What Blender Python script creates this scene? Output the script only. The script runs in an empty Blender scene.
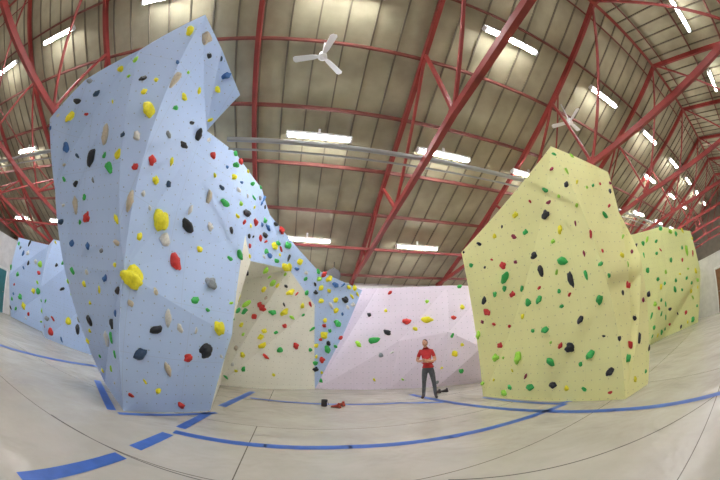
import bpy, bmesh, math, random, re
from mathutils import Vector, Matrix, noise
from mathutils.bvhtree import BVHTree
from mathutils.geometry import intersect_point_line
random.seed(7)
C=bpy.context.scene.collection
HALL=math.radians(12)
RZ=Matrix.Rotation(HALL,4,'Z')
bpy.context.scene.view_settings.view_transform='Standard'

# ---------------- materials ----------------
def mat(name,col,rough=0.5,metal=0.0,spec=0.5,emit=None,es=0):
    m=bpy.data.materials.new(name);m.use_nodes=True
    b=m.node_tree.nodes["Principled BSDF"]
    b.inputs["Base Color"].default_value=(*col,1);b.inputs["Roughness"].default_value=rough
    b.inputs["Metallic"].default_value=metal
    b.inputs["Specular IOR Level"].default_value=spec
    if emit: 
        b.inputs["Emission Color"].default_value=(*emit,1);b.inputs["Emission Strength"].default_value=es
    return m
def noisy(m,scale,amt,bump=0.0,coord="Object"):
    nt=m.node_tree;n=nt.nodes;l=nt.links;b=n["Principled BSDF"]
    c=b.inputs["Base Color"].default_value[:]
    tc=n.new("ShaderNodeTexCoord");ns=n.new("ShaderNodeTexNoise");ns.inputs["Scale"].default_value=scale;ns.inputs["Detail"].default_value=5
    l.new(tc.outputs[coord],ns.inputs["Vector"])
    r=n.new("ShaderNodeValToRGB")
    r.color_ramp.elements[0].position=.3;r.color_ramp.elements[1].position=.7
    r.color_ramp.elements[0].color=(c[0]*(1-amt),c[1]*(1-amt),c[2]*(1-amt),1)
    r.color_ramp.elements[1].color=(min(1,c[0]*(1+amt)),min(1,c[1]*(1+amt)),min(1,c[2]*(1+amt)),1)
    l.new(ns.outputs["Fac"],r.inputs["Fac"]);l.new(r.outputs["Color"],b.inputs["Base Color"])
    if bump:
        bp=n.new("ShaderNodeBump");bp.inputs["Strength"].default_value=bump;bp.inputs["Distance"].default_value=.02
        l.new(ns.outputs["Fac"],bp.inputs["Height"]);l.new(bp.outputs["Normal"],b.inputs["Normal"])
    return m
def panelmat(name,col,dot=(.25,.27,.3),seam=.3):
    """painted plywood climbing panel: T-nut grid + panel joints, from metre UVs"""
    m=mat(name,col,.55);nt=m.node_tree;n=nt.nodes;l=nt.links;b=n["Principled BSDF"]
    uv=n.new("ShaderNodeUVMap");uv.uv_map="UVMap"
    def grid(sx,sy):
        mp=n.new("ShaderNodeMapping");mp.inputs["Scale"].default_value=(1/sx,1/sy,1)
        l.new(uv.outputs[0],mp.inputs[0])
        fr=n.new("ShaderNodeVectorMath");fr.operation='FRACTION';l.new(mp.outputs[0],fr.inputs[0])
        sb=n.new("ShaderNodeVectorMath");sb.operation='SUBTRACT';sb.inputs[1].default_value=(.5,.5,0);l.new(fr.outputs[0],sb.inputs[0])
        return sb
    g=grid(.2,.2);ln=n.new("ShaderNodeVectorMath");ln.operation='LENGTH';l.new(g.outputs[0],ln.inputs[0])
    lt=n.new("ShaderNodeMath");lt.operation='LESS_THAN';lt.inputs[1].default_value=.06;l.new(ln.outputs["Value"],lt.inputs[0])
    g2=grid(1.22,2.44);ab=n.new("ShaderNodeVectorMath");ab.operation='ABSOLUTE';l.new(g2.outputs[0],ab.inputs[0])
    sp=n.new("ShaderNodeSeparateXYZ");l.new(ab.outputs[0],sp.inputs[0])
    a=n.new("ShaderNodeMath");a.operation='GREATER_THAN';a.inputs[1].default_value=.496;l.new(sp.outputs[0],a.inputs[0])
    c=n.new("ShaderNodeMath");c.operation='GREATER_THAN';c.inputs[1].default_value=.498;l.new(sp.outputs[1],c.inputs[0])
    mx=n.new("ShaderNodeMath");mx.operation='MAXIMUM';l.new(a.outputs[0],mx.inputs[0]);l.new(c.outputs[0],mx.inputs[1])
    ms=n.new("ShaderNodeMath");ms.operation='MULTIPLY';ms.inputs[1].default_value=seam;l.new(mx.outputs[0],ms.inputs[0])
    m2=n.new("ShaderNodeMath");m2.operation='MAXIMUM';l.new(ms.outputs[0],m2.inputs[0])
    dm=n.new("ShaderNodeMath");dm.operation='MULTIPLY';dm.inputs[1].default_value=.7;l.new(lt.outputs[0],dm.inputs[0]);l.new(dm.outputs[0],m2.inputs[1])
    ns=n.new("ShaderNodeTexNoise");ns.inputs["Scale"].default_value=1.3;ns.inputs["Detail"].default_value=6;l.new(uv.outputs[0],ns.inputs[0])
    mr=n.new("ShaderNodeMix");mr.data_type='RGBA';l.new(ns.outputs["Fac"],mr.inputs["Factor"])
    mr.inputs["A"].default_value=(col[0]*.93,col[1]*.93,col[2]*.93,1);mr.inputs["B"].default_value=(min(1,col[0]*1.06),min(1,col[1]*1.06),min(1,col[2]*1.06),1)
    mf=n.new("ShaderNodeMix");mf.data_type='RGBA';l.new(m2.outputs[0],mf.inputs["Factor"]);l.new(mr.outputs["Result"],mf.inputs["A"]);mf.inputs["B"].default_value=(*dot,1)
    l.new(mf.outputs["Result"],b.inputs["Base Color"])
    return m
M_blue=panelmat("painted_ply_blue",(.48,.63,.92),seam=.2)
M_yel=panelmat("painted_ply_yellow",(.97,.94,.43),(.5,.48,.25),.1)
M_yel2=panelmat("painted_ply_lime_yellow",(.88,.93,.42),(.5,.48,.25),.1)
M_lav=panelmat("painted_ply_lavender",(.83,.74,.87),seam=.12)
M_cream=panelmat("painted_ply_cream",(.91,.90,.80),(.5,.48,.4),.12)
M_red=noisy(mat("red_oxide_steel",(.27,.032,.026),.5),3,.2)
M_purlin=noisy(mat("purlin_steel",(.17,.04,.028),.6),3,.2)
M_grey=mat("galvanised",(.35,.36,.36),.4,.7)
M_white=mat("white_enamel",(.9,.9,.9),.35)
M_tube=mat("lamp_tube",(1,1,1),.4,emit=(.98,.99,1),es=118)
M_wallw=noisy(mat("white_masonry",(.76,.75,.74),.8),4,.08,.2)
M_end=noisy(mat("end_wall_cladding",(.24,.21,.16),.8),2,.15)
M_wood=noisy(mat("door_wood",(.28,.13,.06),.5),6,.2)
M_black=mat("black_plastic",(.02,.02,.022),.5)
M_dark=mat("dark_grille",(.05,.05,.055),.7)

def new_obj(name,verts,faces,mats,midx=None,M=None,smooth=False):
    me=bpy.data.meshes.new(name);me.from_pydata([tuple(v) for v in verts],[],faces)
    for m in mats: me.materials.append(m)
    if midx: me.polygons.foreach_set("material_index",midx)
    if smooth: me.polygons.foreach_set("use_smooth",[True]*len(me.polygons))
    me.update()
    o=bpy.data.objects.new(name,me);C.objects.link(o)
    if M is not None:o.matrix_world=M
    return o
class MB:
    def __init__(s): s.v=[];s.f=[];s.m=[]
    def box(s,c,d,mi=0,R=None):
        b=len(s.v)
        for x in(-1,1):
            for y in(-1,1):
                for z in(-1,1):
                    p=Vector((x*d[0]/2,y*d[1]/2,z*d[2]/2))
                    if R: p=R@p
                    s.v.append(Vector(c)+p)
        for q in((0,1,3,2),(4,6,7,5),(0,4,5,1),(2,3,7,6),(0,2,6,4),(1,5,7,3)):
            s.f.append([b+i for i in q]);s.m.append(mi)
    def beam(s,p,q,w,h,mi=0):
        p=Vector(p);q=Vector(q);d=q-p;L=d.length;d.normalize()
        up=Vector((0,0,1)) if abs(d.z)<.95 else Vector((1,0,0))
        x=up.cross(d).normalized();z=d.cross(x)
        R=Matrix((x,d,z)).transposed()
        s.box((p+q)/2,(w,L,h),mi,R)
    def tube(s,p,q,r,mi=0,n=10,r2=None):
        p=Vector(p);q=Vector(q);d=(q-p).normalized();r2=r if r2 is None else r2
        up=Vector((0,0,1)) if abs(d.z)<.95 else Vector((1,0,0))
        x=up.cross(d).normalized();z=d.cross(x);b=len(s.v)
        for pt,rr in((p,r),(q,r2)):
            for i in range(n):
                a=2*math.pi*i/n;s.v.append(pt+x*math.cos(a)*rr+z*math.sin(a)*rr)
        for i in range(n):
            j=(i+1)%n;s.f.append([b+i,b+j,b+n+j,b+n+i]);s.m.append(mi)
        s.f.append([b+i for i in range(n)][::-1]);s.m.append(mi);s.f.append([b+n+i for i in range(n)]);s.m.append(mi)
    def loft(s,secs,mi=0,n=12):
        b=len(s.v)
        for c,ax,ay in secs:
            for i in range(n):
                a=2*math.pi*i/n;s.v.append(Vector(c)+Vector(ax)*math.cos(a)+Vector(ay)*math.sin(a))
        for k in range(len(secs)-1):
            for i in range(n):
                j=(i+1)%n;s.f.append([b+k*n+i,b+k*n+j,b+(k+1)*n+j,b+(k+1)*n+i]);s.m.append(mi)
        s.f.append([b+i for i in range(n)][::-1]);s.m.append(mi)
        e=b+(len(secs)-1)*n;s.f.append([e+i for i in range(n)]);s.m.append(mi)
    def obj(s,name,mats,M=None,smooth=False): return new_obj(name,s.v,s.f,mats,s.m,M,smooth)

# ---------------- hall shell (local: x along the hall, y across) ----------------
U0,U1,VW,ZE,ZR=-20,34,12.3,4.3,8.84
SL=(ZR-ZE)/12.0
def roofz(v): return ZR-SL*abs(v)
M_floor=mat("mat_vinyl",(.47,.43,.36),.24);nt=M_floor.node_tree;n=nt.nodes;l=nt.links;b=n["Principled BSDF"]
tc=n.new("ShaderNodeTexCoord");mp=n.new("ShaderNodeMapping");mp.inputs["Location"].default_value=(.7,-.45,0);l.new(tc.outputs["Object"],mp.inputs[0])
br=n.new("ShaderNodeTexBrick")
br.inputs["Scale"].default_value=1;br.inputs["Brick Width"].default_value=14;br.inputs["Row Height"].default_value=2.4;br.inputs["Mortar Size"].default_value=.008
br.inputs["Color1"].default_value=(.52,.49,.425,1);br.inputs["Color2"].default_value=(.49,.46,.40,1);br.inputs["Mortar"].default_value=(.16,.14,.12,1)
l.new(mp.outputs[0],br.inputs[0])
ns=n.new("ShaderNodeTexNoise");ns.inputs["Scale"].default_value=.8;ns.inputs["Detail"].default_value=8;ns.inputs["Roughness"].default_value=.6;l.new(tc.outputs["Object"],ns.inputs[0])
mx=n.new("ShaderNodeMix");mx.data_type='RGBA';mx.blend_type='MULTIPLY';mx.inputs["Factor"].default_value=.4
l.new(br.outputs["Color"],mx.inputs["A"])
rp=n.new("ShaderNodeValToRGB");rp.color_ramp.elements[0].color=(.68,.65,.60,1);rp.color_ramp.elements[1].color=(1.08,1.08,1.08,1);rp.color_ramp.elements[0].position=.3;rp.color_ramp.elements[1].position=.65
l.new(ns.outputs["Fac"],rp.inputs[0]);l.new(rp.outputs[0],mx.inputs["B"]);l.new(mx.outputs["Result"],b.inputs["Base Color"])
n2=n.new("ShaderNodeTexNoise");n2.inputs["Scale"].default_value=1.0;n2.inputs["Detail"].default_value=3;n2.inputs["Distortion"].default_value=.5;l.new(tc.outputs["Object"],n2.inputs[0])
bp=n.new("ShaderNodeBump");bp.inputs["Strength"].default_value=.6;bp.inputs["Distance"].default_value=.10;l.new(n2.outputs["Fac"],bp.inputs["Height"]);l.new(bp.outputs[0],b.inputs["Normal"])
m=MB();m.box(((U0+U1)/2,0,-.1),(U1-U0,2*VW,.2));m.obj("floor",[M_floor],RZ)
M_ceil=noisy(mat("roof_sheet",(.37,.335,.225),.6),1.5,.18)
M_rib=mat("roof_sheet_rib",(.17,.145,.10),.6)
m=MB()
for sgn in(1,-1):
    m.beam((7,sgn*12.4,roofz(12.4)+.05),(7,0,ZR+.05),U1-U0,.04)
    u=U0
    while u<U1:
        m.beam((u,sgn*12.3,roofz(12.3)+.015),(u,0,ZR+.015),.035,.05,1);u+=.6
m.obj("ceiling",[M_ceil,M_rib],RZ)
def wall(name,c,d): 
    m=MB();m.box(c,d);return m.obj(name,[M_wallw],RZ)
wall("wall_back",((U0+U1)/2,12.4,2.15),(U1-U0,.2,4.3))
wall("wall_front",((U0+U1)/2,-12.4,2.15),(U1-U0,.2,4.3))
for nm,u in(("wall_left",U0),("wall_right",U1)):
    v=[];f=[]
    for uu in(u-.1,u+.1): v+=[(uu,-12.4,0),(uu,12.4,0),(uu,12.4,4.2),(uu,0,ZR),(uu,-12.4,4.2)]
    f=[[0,1,2,3,4],[9,8,7,6,5]]+[[i,(i+1)%5,5+(i+1)%5,5+i] for i in range(5)]
    new_obj(nm,v,f,[M_end],None,RZ)
m=MB()
for sgn in(1,-1):
    for v in(11.6,10.0,8.4,6.8,5.2,3.6,2.0,.5):
        m.beam((U0+.2,sgn*v,roofz(v)-.07),(U1-.2,sgn*v,roofz(v)-.07),.05,.10)
m.obj("roof_purlins",[M_purlin],RZ)
TU=[-17.7,-13.7,-9.7,-5.75,-1.45,2.2,6.2,10.2,14.2,18.2,22.2,26.2,30.2]
def chord(v): a=abs(v); return 5.05-(.75*max(0,(a-3))/9)
for u in TU:
    m=MB()
    for s in(1,-1):
        m.beam((u,s*12.2,roofz(12.2)-.2),(u,0,ZR-.2),.1,.15)
        cut=(u==-1.45 and s>0)   # tie cut back around the tall boulder
        if cut:
            m.beam((u,12.2,4.2),(u,9.4,chord(9.4)),.11,.13)
        else:
            m.beam((u,s*12.2,4.2),(u,s*3,5.05),.11,.13)
            m.beam((u,s*3,5.05),(u,0,5.05),.11,.13)
        for a,bb in((9.4,9.9),(6.2,7.2),(3.0,3.4)):
            if cut and a<9: continue
            m.beam((u,s*a,chord(a)),(u,s*bb,roofz(bb)-.2),.07,.07)
            m.box((u,s*a,chord(a)+.05),(.015,.3,.22))
        for a,bb in((9.4,7.2),(6.2,3.4),(3.0,.1)):
            if cut and a<9: continue
            m.beam((u,s*a,chord(a)),(u,s*bb,roofz(bb)-.2),.06,.06)
        m.beam((u,s*12.15,0),(u,s*12.15,4.4),.15,.12)
    m.obj("roof_truss",[M_red],RZ)
m=MB()
for v in(9.0,0.0,-5):
    m.beam((U0+.2,v,chord(v)+.1),(U1-.2,v,chord(v)+.1),.06,.08)
for i in range(len(TU)-1):
    a,bb=TU[i],TU[i+1]
    if i%2==1 or a>5:
        m.beam((a,0,5.1),(bb,0,ZR-.2),.05,.05);m.beam((bb,0,5.1),(a,0,ZR-.2),.05,.05)
    if a>5 or a<-6:
        m.beam((a,6.2,chord(6.2)),(bb,7.2,roofz(7.2)-.25),.05,.05)
        m.beam((a,3,roofz(3)-.22),(bb,9,roofz(9)-.22),.04,.04)
m.obj("roof_bracing",[M_red],RZ)
for a,bb in((U0+.4,-6.6),(-1.6,U1-.4)):
    m=MB();m.tube((a,4.45,5.08),(bb,4.45,5.08),.05,0,12);m.tube((a,4.68,5.02),(bb,4.68,5.02),.022,0,8);m.obj("service_pipe",[M_grey],RZ)

# fluorescent lights
m=MB();m.box((0,0,.06),(1.62,.16,.07),0);m.box((0,0,.16),(.06,.06,.2),0);m.box((-.78,0,0),(.06,.12,.07),0);m.box((.78,0,0),(.06,.12,.07),0)
m.tube((-.75,.035,0),(.75,.035,0),.024,1,6);m.tube((-.75,-.035,0),(.75,-.035,0),.024,1,6)
first=m.obj("fluorescent_light",[M_white,M_tube]);lm=first.data;bpy.data.objects.remove(first)
def lamp(u,v,dz=.34):
    o=bpy.data.objects.new("fluorescent_light",lm);C.objects.link(o)
    o.matrix_world=RZ@Matrix.Translation((u,v,roofz(v)-dz))
for i,u in enumerate((-15.7,-11.5,-7.8,-3.6,.2,4.1,8.1,12.2,16.2,20.2,24.2,28.2)):
    for v in(9.4,5.75,2.3,-2.3,-7):
        if v==-7 and i%2: continue
        uu={4.1:3.55,8.1:6.8}.get(u,u) if v==5.75 else u
        lamp(uu,v)
for u in(14.6,19,23): lamp(u,3.8)

def fan(u,v,z,rot):
    m=MB()
    m.tube((0,0,.1),(0,0,roofz(v)-z),.02,0);m.tube((0,0,-.05),(0,0,.1),.1,0,16,.07);m.tube((0,0,-.09),(0,0,-.05),.05,0,16,.1)
    for k in range(3):
        a=rot+k*2*math.pi/3;R=Matrix.Rotation(a,3,'Z')@Matrix.Rotation(math.radians(12),3,'X')
        b0=len(m.v)
        for z0 in(-.006,.006):
            for x,y in((.08,-.03),(.2,-.06),(.57,-.075),(.61,-.03),(.61,.05),(.57,.075),(.2,.06),(.08,.03)):
                m.v.append(R@Vector((x,y,z0)))
        m.f.append([b0+i for i in range(8)][::-1]);m.m.append(0);m.f.append([b0+8+i for i in range(8)]);m.m.append(0)
        for i in range(8):
            j=(i+1)%8;m.f.append([b0+i,b0+j,b0+8+j,b0+8+i]);m.m.append(0)
    m.obj("ceiling_fan",[M_white],RZ@Matrix.Translation((u,v,z)))
fan(0,3.6,6.8,.78);fan(6.75,3.4,6.85,.2)

# ---------------- climbing walls ----------------
CAMP=Vector((0,0,1.6))
WALLS=[]
def cwall(name,V,F,mats,thick=.12):
    keys=list(V);idx={k:i for i,k in enumerate(keys)}
    me=bpy.data.meshes.new(name);bm=bmesh.new();vs=[bm.verts.new(V[k]) for k in keys]
    for names,mi in F:
        p=[Vector(V[k]) for k in names];nn=Vector((0,0,0));c=sum(p,Vector())/len(p)
        for i in range(len(p)): nn+=(p[i]-c).cross(p[(i+1)%len(p)]-c)
        if nn.dot(CAMP-c)<0: names=names[::-1]
        f=bm.faces.new([vs[idx[k]] for k in names]);f.material_index=mi
    bmesh.ops.triangulate(bm,faces=[f for f in bm.faces if len(f.verts)>4])
    uvl=bm.loops.layers.uv.new("UVMap")
    for f in bm.faces:
        f.normal_update();N=f.normal;up=Vector((0,0,1));x=up.cross(N)
        x=x.normalized() if x.length>.05 else Vector((1,0,0));y=N.cross(x)
        for lp in f.loops: lp[uvl].uv=(lp.vert.co.dot(x),lp.vert.co.dot(y))
    bm.to_mesh(me);bvh=BVHTree.FromBMesh(bm)
    tris=[]
    for f in bm.faces:
        vv=[v.co.copy() for v in f.verts]
        for i in range(1,len(vv)-1):
            nn=(vv[i]-vv[0]).cross(vv[i+1]-vv[0]);ar=nn.length/2
            if nn.dot(f.normal)<0: nn=-nn
            tris.append((vv[0],vv[i],vv[i+1],nn.normalized(),f.material_index,ar))
    bm.free()
    for mm in mats: me.materials.append(mm)
    o=bpy.data.objects.new(name,me);C.objects.link(o)
    s=o.modifiers.new("ply_thickness",'SOLIDIFY');s.thickness=thick;s.offset=-1
    w=(o,bvh,tris,[]);WALLS.append(w);return w
VB=dict(A=(-3.83,3.71,0),B=(-2.94,5.40,0),L=(-5.6,4.8,0),M=(-3.58,3.35,2.33),T=(-4.05,1.95,6.04),TL=(-5.96,1.70,4.7),TM=(-5.03,1.66,5.32),
 W1=(-5.93,3.53,2.25),W2=(-6.0,2.7,3.63),PK=(-3.03,2.12,7.07),K=(-2.80,2.99,6.8),G=(-2.46,3.88,6.18),N=(-3.15,4.14,5.5),E=(-2.83,5.06,5.56),
 I=(-2.40,6.1,5.15),J=(-2.40,7.0,4.86),Cc=(-2.43,5.38,1.64),D=(-2.47,5.69,3.78),Q1=(-2.47,6.2,3.35),Q2=(-1.98,7.96,3.63),Q3=(-1.39,9.1,2.8),
 O=(-1.72,8.02,4.2),S=(-1.27,8.71,3.8),P2=(.07,9.6,3.36),U=(-.48,9.89,2.07),P3=(-1.5,10.1,0),R0=(-4.35,8.61,0),R1=(-4.3,8.0,3.0))
FB=[(("A","B","Cc","M"),0),(("M","Cc","D"),0),(("M","D","E","N"),0),(("M","N","PK","T"),0),(("N","G","K","PK"),0),
 (("L","A","M","W1"),0),(("W1","M","T","W2"),0),(("W2","T","TM","TL"),0),
 (("D","E","I"),0),(("D","I","J","Q1"),0),(("Q1","J","O","Q2"),0),(("Q2","O","S","Q3"),0),(("Q3","S","P2","U"),0),(("Q3","U","P3"),0),
 (("R0","P3","Q3","Q2"),1),(("R0","Q2","Q1","R1"),1),(("B","R0","R1","Q1"),1),(("B","Q1","D","Cc"),1)]
blue=cwall("climbing_wall",VB,FB,[M_blue,M_cream],.12)
VL={}
bl=[(-16.1,5.9),(-13.4,6.9),(-11.6,6.2),(-9.6,7.1),(-7.0,8.9)]
for i,(x,y) in enumerate(bl):
    VL["b%d"%i]=(x,y,0);VL["m%d"%i]=(x*.985+(.1 if i%2 else -.1),y-.25+(.3 if i%2 else -.2),1.9);VL["t%d"%i]=(x*.98,y-.35,3.75)
FL=[]
for i in range(4): FL+=[(("b%d"%i,"b%d"%(i+1),"m%d"%(i+1),"m%d"%i),0),(("m%d"%i,"m%d"%(i+1),"t%d"%(i+1),"t%d"%i),0)]
left=cwall("climbing_wall",VL,FL,[M_blue])
VY=dict(Y1=(3.19,7.43,0),Y2=(4.55,3.58,0),Y3=(5.5,3.65,0),T1=(3.93,3.99,5.11),LC=(2.57,6.94,3.8),T2=(5.73,4.02,4.73),Z2=(5.9,4.29,4.03),Z3=(5.84,3.85,2.67))
FY=[(("Y1","Y2","T1","LC"),0),(("Y2","Y3","Z3"),0),(("Y2","Z3","Z2"),0),(("Y2","Z2","T2","T1"),0)]
yel=cwall("climbing_wall",VY,FY,[M_yel])
VR=dict(a=(9.6,7.6,0),b=(10.98,7.23,0),c=(12.6,7.3,0),d=(15.12,6.33,0),e=(15.6,7.5,0),
  a2=(9.0,7.5,4.35),b2=(10.6,7.0,4.4),c2=(12.4,6.5,4.55),d2=(14.9,5.86,4.16),e2=(15.5,7.5,4.1),c1=(12.5,6.8,2.2),d1=(15.3,5.9,2.3))
FR=[(("a","b","b2","a2"),0),(("b","c","c1"),0),(("b","c1","c2","b2"),0),(("c","d","d1","c1"),0),(("c1","d1","d2","c2"),0),(("d","e","e2","d2","d1"),0)]
yel2=cwall("climbing_wall",VR,FR,[M_yel2])
VK=dict(a=(-1.5,10.2,0),b=(1.0,10.25,0),c=(2.6,10.1,0),d=(4.2,9.9,0),e=(7,9.7,0),f=(11,8.6,0),
 a2=(-1.5,10.0,3.5),b2=(.6,10.1,3.52),c2=(3.0,9.75,3.5),d2=(4.5,9.6,3.4),e2=(7,9.5,3.5),f2=(11,8.4,3.6),b1=(1.3,10.0,1.7),c1=(2.9,9.6,1.9),d1=(3.9,9.2,1.3))
FK=[(("a","b","b1"),0),(("a","b1","b2","a2"),0),(("b","c","c1","b1"),0),(("b1","c1","c2","b2"),0),(("c","d","d1"),0),(("c","d1","c1"),0),(("c1","d1","d2","c2"),0),(("d","e","d1"),0),(("d1","e","e2","d2"),0),(("e","f","f2","e2"),0)]
lav=cwall("climbing_wall",VK,FK,[M_lav])

# ---------------- holds ----------------
PAL=dict(y=(.85,.78,.03),g=(.04,.42,.09),k=(.018,.02,.025),r=(.55,.03,.025),b=(.05,.16,.42),w=(.66,.66,.64),t=(.52,.46,.36),e=(.24,.27,.30),l=(.36,.72,.06),o=(.7,.22,.03),n=(.03,.07,.14),m=(.25,.02,.05))
PK=list(PAL);PM=[noisy(mat("hold_resin_"+k,PAL[k],.6),25,.12,.3) for k in PK]
def template(kind,seed):
    rnd=random.Random(seed);bm=bmesh.new();bmesh.ops.create_icosphere(bm,subdivisions=3 if kind in("jug","big") else 2,radius=1)
    off=Vector((rnd.random()*9,rnd.random()*9,rnd.random()*9))
    sx,sy,sz={"jug":(1,.78,.68),"big":(1,.85,.62),"slope":(.95,.9,.5),"pinch":(.48,1.25,.5),"crimp":(1.05,.55,.45),"horn":(.78,1.02,.7),"chip":(.9,.72,.45)}[kind]
    for v in bm.verts:
        c=v.co.copy();k=1+.42*noise.noise(c*1.4+off)
        if kind in("jug","big"):
            if c.z>.1 and c.y>.15: k*=1-.38*min(1,(c.y-.15)*1.6)
        if kind=="crimp": c.z*=1+.4*c.y
        if kind=="horn": c.x*=1-.4*(c.y*.5+.5);c.z*=1+.35*c.y
        v.co=Vector((c.x*sx,c.y*sy,c.z*sz))*k
        if v.co.z<-.12: v.co.z=-.12
    vs=[v.co.copy() for v in bm.verts];fs=[[v.index for v in f.verts] for f in bm.faces];bm.free();return vs,fs
TP={k:[template(k,s*17+len(k)) for s in range(4)] for k in("jug","big","slope","pinch","crimp","horn","chip")}
def put(w,pos,nrm,size,col,kind,rot=None):
    x=Vector((0,0,1)).cross(nrm);x=x.normalized() if x.length>.1 else Vector((1,0,0));y=nrm.cross(x)
    a=random.uniform(-1.2,1.2) if rot is None else rot
    X=x*math.cos(a)+y*math.sin(a);Y=nrm.cross(X)
    w[3].append((pos,X*size,Y*size,nrm*size,col,kind,random.randrange(4)))
SURV="""-3.45 2.63 4.83y17b;-4.81 2.72 4.16k17h;-3.37 3.8 3.34y21b;-3.5 3.5 2.25y22b;-3.12 4.34 3.45k15h
-3.15 4.23 2.74r14j;-4.8 3.11 3.16r11j;-3.51 3.87 1.08n13h;-2.59 5.11 1.74y15b;-2.77 4.96 1.28k15j
-3.16 4.2 1.76w13p;-3.19 2.2 6.58y12j;-3.03 2.57 6.76t14j;-3.21 2.62 5.51t16p;-4.42 2.57 4.5t17p
-5.21 1.86 5.0k10c;-3.36 3.11 4.11r9j;-3.38 3.38 3.88y8j;-3.19 3.94 5.24k13h;-3.26 3.67 4.8k11c
-5.31 3.05 3.41t15p;-3.52 3.06 3.35t14p;-2.75 4.94 2.55e13j;-3.04 4.51 5.11r9s;-5.56 2.33 4.32b10j
-5.47 3.31 2.74b9j;-4.21 3.46 2.19b8j;-5.21 3.97 1.4k12h;-4.69 4.09 1.15w14p;-3.29 3.97 3.05w12s
-3.13 4.34 3.77w9p;-2.79 5.07 4.26g13c;-2.77 5.16 5.26g9j;-2.98 4.68 4.21t12p;-2.51 5.69 4.31k11j
-3.04 4.43 1.63w9c;-3.24 4.36 .87t12p;-2.99 4.67 1.11r9j;-3.3 4.05 1.53k11h;-2.88 4.63 2.17g8j
-3.19 3.06 5.48y8j;-2.72 3.46 6.41b10j;-2.48 5.58 3.3g10j;-2.44 6.1 4.26r10j;-2.13 7.17 4.07y12j
-1.93 7.64 4.23g12j;-1.72 8.15 3.9y11s;-2.82 7.29 2.56y11j;-2.76 7.94 2.49r12j;-2.53 8.37 2.44g11j
-3.0 7.81 2.18r10s;-2.23 8.6 2.49y13j;-2.01 8.36 3.05y12j;-2.93 8.77 1.45y12j;-2.45 9.1 1.33g11s
-1.98 9.29 1.49r11j;-1.14 9.59 1.88y14b;-1.23 9.85 1.05r11j;-.48 9.47 3.02k12j;-.07 9.99 1.61l11j
.46 9.96 1.74g19c;.89 9.93 2.0k14h;2.23 9.86 2.36y20c;1.55 9.89 2.35r13j;3.21 9.85 1.19y12s
3.36 9.87 .61g10j;3.93 4.6 2.84g12h;3.28 6.06 2.89g14h;3.99 4.51 2.45k13p;3.24 6.01 3.18r9j
3.73 5.17 2.8k11h;3.66 5.26 3.16k9j;2.99 6.74 2.51k9j;3.05 6.75 2.22r10j;3.54 6.16 1.02l14j
4.03 4.77 1.13k12j;3.87 5.26 .88g11h;3.71 5.87 .32g10j;3.44 6.68 .14l10s;3.71 5.37 2.23g9j
4.12 4.16 2.44g8p;3.4 6.01 2.5r8j;3.91 4.48 3.44y8j;3.81 4.52 4.34g8c;4.09 4.46 1.64k8j
4.24 3.97 1.92g9j;4.2 4.32 .94g10j;3.4 5.34 4.13y8j;3.31 6.64 1.37r8j;3.79 5.33 1.58g9j
5.01 3.77 2.08r8j;4.77 3.67 .96r9h;4.67 3.65 .74g8j;4.85 3.89 3.54g8j;5.04 3.82 2.68y7j
2.95 7.16 1.68l10j;3.54 5.27 3.7g7j;4.38 3.91 .56k9j;3.93 5.25 .37k9j"""
KN=dict(b="big",h="horn",j="jug",p="pinch",c="crimp",s="slope")
placed=[]
for e in SURV.replace("\n",";").split(";"):
    g=re.match(r"(\S+) (\S+) ([\d.]+)([a-z])(\d+)([a-z])",e.strip());p=Vector(map(float,g.group(1,2,3)))
    best=None
    for w in WALLS:
        loc,nr,_,d=w[1].find_nearest(p)
        if best is None or d<best[0]: best=(d,loc,nr,w)
    d,loc,nr,w=best
    put(w,loc,nr,int(g.group(5))/100*(.95 if g.group(6)=="b" else 1.05),g.group(4),KN[g.group(6)],random.uniform(-.3,.5) if g.group(6)=="p" else None);placed.append(loc)
def scatter(w,count,cols,lo,hi,test=None,mind=.28):
    tris=[t for t in w[2] if test is None or test((t[0]+t[1]+t[2])/3,t[4])]
    ws=[t[5] for t in tris];done=0;tries=0
    while done<count and tries<count*12:
        tries+=1;t=random.choices(tris,ws)[0];a,b_=random.random(),random.random()
        if a+b_>1:a,b_=1-a,1-b_
        p=t[0]+(t[1]-t[0])*a+(t[2]-t[0])*b_
        if p.z<.15 or any((p-q).length<mind for q in placed): continue
        placed.append(p);done+=1
        put(w,p,t[3],random.uniform(lo,hi)*(1.5 if random.random()<.12 else 1),random.choice(cols),random.choice(("jug","jug","chip","crimp","slope","horn","pinch")))
scatter(blue,85,"kkyyggrbwwtegnly",.045,.085,lambda c,mi:mi==0 and c.y<5.2)
scatter(blue,28,"kyygrbwel",.05,.09,lambda c,mi:mi==0 and 5.2<=c.y<6.4,.22)
scatter(blue,60,"kyyyygggrrbwl",.06,.11,lambda c,mi:mi==0 and c.y>=6.4,.17)
scatter(blue,80,"kyyyyggggrrtwll",.06,.11,lambda c,mi:mi==1 and c.y>6,.22)
scatter(left,90,"kyyygrrbwegl",.07,.13,None,.3)
scatter(yel,75,"kkgggrryyllm",.04,.075,None,.24)
scatter(yel2,85,"kgggggryll",.08,.14,None,.32)
scatter(lav,48,"kyyygrrwegl",.05,.10,None,.32)
for w in WALLS:
    V=[];F=[];MI=[]
    for pos,X,Y,Z,col,kind,ti in w[3]:
        vs,fs=TP[kind][ti];b0=len(V)
        V+=[pos+X*v.x+Y*v.y+Z*v.z for v in vs];F+=[[b0+i for i in f] for f in fs];MI+=[PK.index(col)]*len(fs)
    new_obj("climbing_holds",V,F,PM,MI,None,True)

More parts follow.
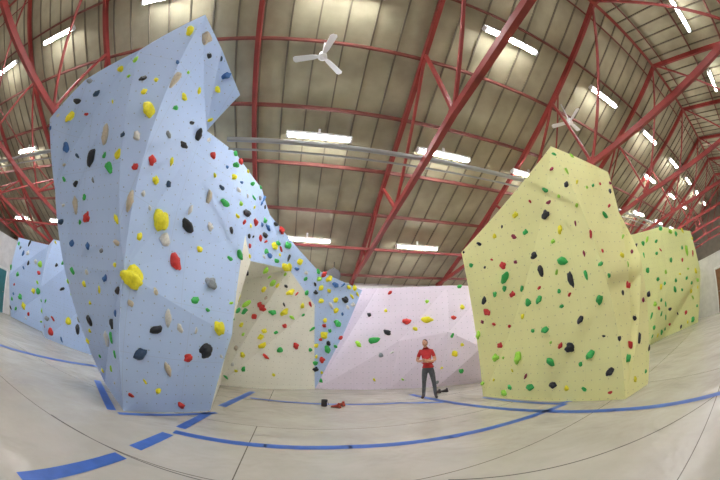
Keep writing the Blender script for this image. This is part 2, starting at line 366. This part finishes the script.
# ---------------- floor tape & mat seams ----------------
M_tape=noisy(mat("blue_tape",(.045,.13,.46),.45),5,.15)
M_seam=mat("mat_seam",(.10,.09,.08),.8)
def strips(name,L,mt,z):
    m=MB()
    for pts,wd in L:
        pts=[Vector((x,y,z)) for x,y in pts]
        for a,b_ in zip(pts,pts[1:]):
            d=(b_-a).normalized();s=Vector((-d.y,d.x,0))*wd/2;k=len(m.v);e=d*.02
            m.v+=[a-s-e,a+s-e,b_+s+e,b_-s+e];m.f.append([k+3,k+2,k+1,k]);m.m.append(0)
    m.obj(name,[mt])
strips("floor_tape_markings",[([(-2.66,3.69),(-1.33,4.03),(-.14,4.31),(1.39,4.49),(3.92,4.77)],.17),
([(4.75,1.1),(3.97,3.35),(3.3,4.9),(2.35,6.89),(1.5,8.9)],.17),([(-2.8,7.45),(1.02,7.70),(2.2,7.3)],.15),
([(-2.49,.75),(-2.53,2.26)],.2),([(-2.60,2.65),(-2.68,3.5)],.2),([(-2.72,3.95),(-2.88,5.2)],.18),([(-2.95,6.0),(-3.1,8.4)],.2),
([(-3.75,3.5),(-2.78,5.35)],.12),([(-3.95,3.5),(-5.8,4.7)],.18),([(-8.3,2.2),(-7.43,5.94),(-7.1,7.4)],.26),
([(4.3,4.75),(3.85,4.95),(3.1,7.2)],.12)],M_tape,.005)
strips("floor_mat_seams",[([(.94,2.92),(2.8,2.2),(5.2,1.2)],.022),([(-3.9,2.1),(-3.3,2.22),(-1.57,2.51)],.018),([(-1.5,9.3),(4,9.2)],.03)],M_seam,.003)

# ---------------- partitions, doors ----------------
def partition(name,X,y0,y1,h,yd,dm,dn):
    s=-1 if X>0 else 1
    mm=MB();mm.box((X,(y0+y1)/2,h/2),(.12,y1-y0,h));mm.box((X,(y0+y1)/2,h+.03),(.18,y1-y0,.06));mm.obj(name,[M_wallw])
    mm=MB();x=X+s*.135
    mm.box((x,yd,1.01),(.05,.86,2.02),0)
    for zz in(.55,1.45): mm.box((x+s*.03,yd,zz),(.02,.6,.7),0)
    for k in(-.47,.47): mm.box((x,yd+k,1.05),(.09,.08,2.1),1)
    mm.box((x,yd,2.1),(.09,1.02,.09),1);mm.tube((x+s*.03,yd+.33,1),(x+s*.1,yd+.33,1),.03,2)
    mm.obj(dn,[dm,M_white,M_grey])
partition("wall_partition_right",16.4,-6,7.3,2.75,4.75,M_wood,"door_1")
partition("wall_partition_left",-16.7,-1,6.0,3.6,5.0,noisy(mat("door_teal",(.05,.22,.24),.5),5,.1),"door_2")

# loudspeaker hung above the back wall
m=MB();m.tube((0,-.25,0),(0,.25,0),.27,0,24,.2);m.tube((0,-.27,0),(0,-.25,0),.25,1,24);m.box((0,0,.27),(.08,.4,.06),0);m.tube((0,0,.28),(0,0,.58),.015,0)
m.obj("loudspeaker",[M_black,M_dark],Matrix.Translation((-.95,10.6,4.02)))

# ---------------- shoes, bag ----------------
def shoe(x,y,rot,name,col):
    mm=MB();S=[]
    for t,wd,h in((0,.025,.02),(.02,.036,.05),(.07,.04,.058),(.12,.038,.045),(.18,.045,.032),(.23,.04,.024),(.26,.015,.014)):
        S.append(((0,t,h*.95),(wd,0,0),(0,0,h*.95)))
    mm.loft(S,0,14);mm.box((0,.13,.006),(.07,.24,.012),1);mm.tube((0,.05,.10),(0,.045,.125),.03,0,12,.035)
    mm.obj(name,[col,M_black],Matrix.Translation((x,y,0))@Matrix.Rotation(rot,4,'Z'),False)
M_shoe=mat("shoe_rubber",(.05,.04,.04),.6);M_shoe2=mat("shoe_red",(.35,.05,.03),.6)
shoe(2.35,8.7,.4,"climbing_shoe",M_shoe);shoe(2.62,8.8,.9,"climbing_shoe",M_shoe)
shoe(-.45,7.15,1.2,"climbing_shoe",M_shoe2);shoe(-.38,7.36,.5,"climbing_shoe",M_shoe2)
m=MB();m.loft([((0,0,.0),(.06,0,0),(0,.05,0)),((0,0,.02),(.075,0,0),(0,.065,0)),((0,0,.12),(.07,0,0),(0,.06,0)),((.01,0,.16),(.08,0,0),(0,.07,0)),((.01,0,.18),(.075,0,0),(0,.065,0)),((.01,0,.165),(.06,0,0),(0,.05,0)),((.01,0,.08),(.05,0,0),(0,.04,0))],0,16)
m.tube((.08,0,.14),(.12,.02,.02),.006,0,6);m.obj("chalk_bag",[M_black],Matrix.Translation((-.86,7.3,0)))

# ---------------- person ----------------
M_skin=mat("skin",(.62,.33,.22),.5);M_shirt=noisy(mat("red_tshirt",(.50,.025,.03),.8),12,.15);M_trou=noisy(mat("grey_trousers",(.085,.09,.10),.85),10,.25)
M_hair=mat("hair_brown",(.06,.035,.02),.7);M_eye=mat("eye",(.02,.015,.01),.3);M_lip=mat("lips",(.42,.14,.11),.5)
PMATS=[M_skin,M_shirt,M_trou,M_shoe,M_hair,M_eye,M_lip]
def skinmesh(nodes,edges,root,sub=2):
    names=list(nodes);me=bpy.data.meshes.new("t");me.from_pydata([nodes[k][0] for k in names],[(names.index(a),names.index(b_)) for a,b_ in edges],[])
    o=bpy.data.objects.new("t",me);C.objects.link(o);sk=o.modifiers.new("s",'SKIN');sk.use_smooth_shade=True
    for i,k in enumerate(names):
        r=nodes[k][1];me.skin_vertices[0].data[i].radius=r if isinstance(r,tuple) else (r,r);me.skin_vertices[0].data[i].use_root=(k==root)
    ss=o.modifiers.new("ss",'SUBSURF');ss.levels=sub;ss.render_levels=sub
    dg=bpy.context.evaluated_depsgraph_get();ev=o.evaluated_get(dg);m2=ev.to_mesh()
    V=[v.co.copy() for v in m2.vertices];F=[list(p.vertices) for p in m2.polygons];ev.to_mesh_clear();bpy.data.objects.remove(o);return V,F
N=dict(pel=((0,0,.90),(.150,.108)),lhem=((-.005,0,.95),(.155,.112)),sp=((-.025,0,1.10),(.158,.118)),ch=((-.05,.01,1.27),(.168,.118)),nb=((-.06,.012,1.39),(.09,.075)),nk=((-.068,0,1.46),.054),nt=((-.07,-.005,1.52),.052),
 ls=((-.21,.015,1.345),.066),lm=((-.26,.01,1.21),.054),le=((-.295,-.01,1.09),.044),lf=((-.22,-.12,1.08),.040),lw=((-.125,-.222,1.10),.030),
 rs=((.11,.015,1.345),.066),rm=((.165,.01,1.21),.054),re=((.205,-.01,1.09),.044),rf=((.12,-.12,1.07),.040),rw=((.025,-.222,1.08),.030),
 lh=((-.085,0,.82),(.098,.10)),lt=((-.095,-.01,.65),.085),lk=((-.105,-.02,.48),.064),lc=((-.11,.01,.33),.062),la=((-.115,.02,.11),.050),lo=((-.125,-.06,.05),.045),lp=((-.14,-.16,.04),.036),
 rh=((.085,0,.82),(.098,.10)),rt=((.13,-.02,.65),.085),rk=((.165,-.035,.48),.064),rc=((.185,0,.33),.062),ra=((.21,.02,.11),.050),ro=((.235,-.055,.05),.045),rp=((.27,-.15,.04),.036))
ED=[("pel","lhem"),("lhem","sp"),("sp","ch"),("ch","nb"),("nb","nk"),("nk","nt"),("ch","ls"),("ls","lm"),("lm","le"),("le","lf"),("lf","lw"),("ch","rs"),("rs","rm"),("rm","re"),("re","rf"),("rf","rw"),
 ("pel","lh"),("lh","lt"),("lt","lk"),("lk","lc"),("lc","la"),("la","lo"),("lo","lp"),("pel","rh"),("rh","rt"),("rt","rk"),("rk","rc"),("rc","ra"),("ra","ro"),("ro","rp")]
V,F=skinmesh(N,ED,"pel")
SK={("nb","nk"),("nk","nt"),("le","lf"),("lf","lw"),("re","rf"),("rf","rw"),("lm","le"),("rm","re")}
SH={("la","lo"),("lo","lp"),("ra","ro"),("ro","rp")}
MI=[]
for f in F:
    c=sum((V[i] for i in f),Vector())/len(f);best=None
    for a,b_ in ED:
        pa,pb=Vector(N[a][0]),Vector(N[b_][0]);_,t=intersect_point_line(c,pa,pb);t=max(0,min(1,t));d=(c-pa.lerp(pb,t)).length-.5*(N[a][1] if isinstance(N[a][1],float) else N[a][1][0])
        if best is None or d<best[0]: best=(d,(a,b_))
    e=best[1]
    if e in SK and not(e==("nb","nk") and c.z<1.415): MI.append(0)
    elif e in SH or c.z<.10: MI.append(3)
    elif c.z<.93: MI.append(2)
    else: MI.append(1)
PV=list(V);PF=list(F);PI=list(MI)
def addp(V,F,mi):
    b0=len(PV);PV.extend(V);PF.extend([[b0+i for i in f] for f in F]);PI.extend(mi if isinstance(mi,list) else [mi]*len(F))
def halfext(z):
    s=[v for v in V if abs(v.z-z)<.03 and abs(v.x+.01)<.2 and v.y>-.13]
    return (min(v.x for v in s),max(v.x for v in s),min(v.y for v in s),max(v.y for v in s))
hv=[];hf=[];zs=[.885,.90,.94,.99,1.03];nn=28
for k,z in enumerate(zs):
    x0,x1,y0,y1=halfext(z);g=(.016,.016,.013,.008,-.004)[k]
    for i in range(nn):
        a=2*math.pi*i/nn;w_=g+.004*math.sin(5*a)*(k<3)
        ca,sa=math.cos(a),math.sin(a);p_=.85
        hv.append(Vector(((x0+x1)/2+((x1-x0)/2+w_)*math.copysign(abs(ca)**p_,ca),(y0+y1)/2+((y1-y0)/2+w_)*math.copysign(abs(sa)**p_,sa),z)))
for k in range(len(zs)-1):
    for i in range(nn): hf.append([k*nn+i,k*nn+(i+1)%nn,(k+1)*nn+(i+1)%nn,(k+1)*nn+i])
addp(hv,hf,1)
def hand(w,fd,side,thumb):
    w=Vector(w);fd=Vector(fd).normalized();side=Vector(side);side=(side-fd*side.dot(fd)).normalized();pn=fd.cross(side)*thumb
    bmh=MB();S=[]
    for t,a_,b_ in((-.03,.024,.021),(0,.026,.020),(.02,.033,.019),(.05,.040,.017),(.075,.041,.014),(.086,.034,.009)):
        S.append((tuple(w+fd*t),tuple(side*a_),tuple(pn*b_)))
    bmh.loft(S,0,14);addp([Vector(v) for v in bmh.v],bmh.f,0)
    for i,(o,L) in enumerate(((.029,.072),(.010,.082),(-.010,.076),(-.028,.060))):
        b0=w+fd*.068+side*o;b1=b0+fd*L*.50+pn*.008;b2=b1+fd*L*.33+pn*.022;b3=b2+fd*L*.12+pn*.026
        V,F=skinmesh({"a":(tuple(b0),.0105),"b":(tuple(b1),.010),"c":(tuple(b2),.009),"d":(tuple(b3),.0075)},[("a","b"),("b","c"),("c","d")],"a",1);addp(V,F,0)
    b0=w+fd*.012+side*.018;b1=b0+fd*.034+side*.030+pn*.010;b2=b1+fd*.030+side*.008+pn*.012
    V,F=skinmesh({"a":(tuple(b0),.016),"b":(tuple(b1),.0125),"c":(tuple(b2),.009)},[("a","b"),("b","c")],"a",1);addp(V,F,0)
hand((-.125,-.222,1.100),(.85,-.38,.12),(0,-.1,1),1)
hand((.025,-.222,1.080),(-.85,-.24,.05),(0,-.1,1),-1)
bm=bmesh.new();bmesh.ops.create_icosphere(bm,subdivisions=4,radius=1)
for v in bm.verts:
    c=v.co.copy();x,y,z=c
    t=max(0,-z);x*=1-.33*t*t;y*=1-.12*t
    if y>0 and z<0: y*=1-.35*t
    X,Y,Z=x*.076,y*.096,z*.118
    fx,fz=x*.076,Z
    if y<0:
        Y-= .024*math.exp(-((fx/.011)**2+((fz+.016)/.018)**2))
        Y-= .008*math.exp(-((fx/.010)**2+((fz-.012)/.022)**2))
        Y-= .008*math.exp(-((fx/.022)**2+((fz+.052)/.009)**2))
        Y-= .010*math.exp(-((fx/.020)**2+((fz+.092)/.016)**2))
        Y+= .008*math.exp(-(((abs(fx)-.031)/.014)**2+((fz-.008)/.012)**2))
        Y-= .005*math.exp(-(((abs(fx)-.03)/.02)**2+((fz-.032)/.008)**2))
    hair=(Z>.052+(.03*(Y<-.05)) ) or (Y>.0 and Z>-.045 and not(abs(X)>.06 and Z<-.01 and Y<.03))
    if hair: X*=1.07;Y*=1.07;Z*=1.05
    v.co=(X,Y,Z)
HV=[v.co.copy() for v in bm.verts];HF=[[v.index for v in f.verts] for f in bm.faces];bm.free()
HM=[]
for f in HF:
    c=sum((HV[i] for i in f),Vector())/3
    if (c.z>.058+(.028*(c.y<-.05))) or (c.y>.004 and c.z>-.05): HM.append(4)
    elif c.y<-.07 and abs(c.x)<.024 and abs(c.z+.053)<.006: HM.append(6)
    else: HM.append(0)
HR=Matrix.Translation((-.073,-.02,1.575))@Matrix.Rotation(math.radians(-22),4,'Z')@Matrix.Rotation(math.radians(-8),4,'X')@Matrix.Scale(.93,4)
addp([HR@v for v in HV],HF,HM)
def ball(c,r,mi):
    bm=bmesh.new();bmesh.ops.create_icosphere(bm,subdivisions=2,radius=1)
    addp([HR@Vector((c[0]+v.co.x*r[0],c[1]+v.co.y*r[1],c[2]+v.co.z*r[2])) for v in bm.verts],[[v.index for v in f.verts] for f in bm.faces],mi);bm.free()
for s in(-1,1):
    ball((s*.031,-.082,.008),(.011,.007,.006),5);ball((s*.078,.005,-.005),(.010,.018,.030),0);ball((s*.031,-.091,.032),(.017,.005,.004),4)
person=new_obj("person",PV,PF,PMATS,PI,Matrix.Translation((1.84,8.14,.002))@Matrix.Rotation(math.radians(-20),4,'Z'),True)

# ---------------- camera: 15 mm full-frame fisheye on a tripod ----------------
cd=bpy.data.cameras.new("camera");cd.type='PANO';cd.sensor_width=36;cd.sensor_height=24
try:
    cd.cycles.panorama_type='FISHEYE_EQUISOLID';cd.cycles.fisheye_lens=15;cd.cycles.fisheye_fov=math.radians(200)
except Exception as ex:
    cd.panorama_type='FISHEYE_EQUISOLID';cd.fisheye_lens=15;cd.fisheye_fov=math.radians(200)
cam=bpy.data.objects.new("camera",cd);C.objects.link(cam);cam.location=CAMP;cam.rotation_euler=(math.radians(110),0,0)
bpy.context.scene.camera=cam
w=bpy.data.worlds.new("world");bpy.context.scene.world=w;w.use_nodes=True
w.node_tree.nodes["Background"].inputs[0].default_value=(.6,.7,.8,1);w.node_tree.nodes["Background"].inputs[1].default_value=.3
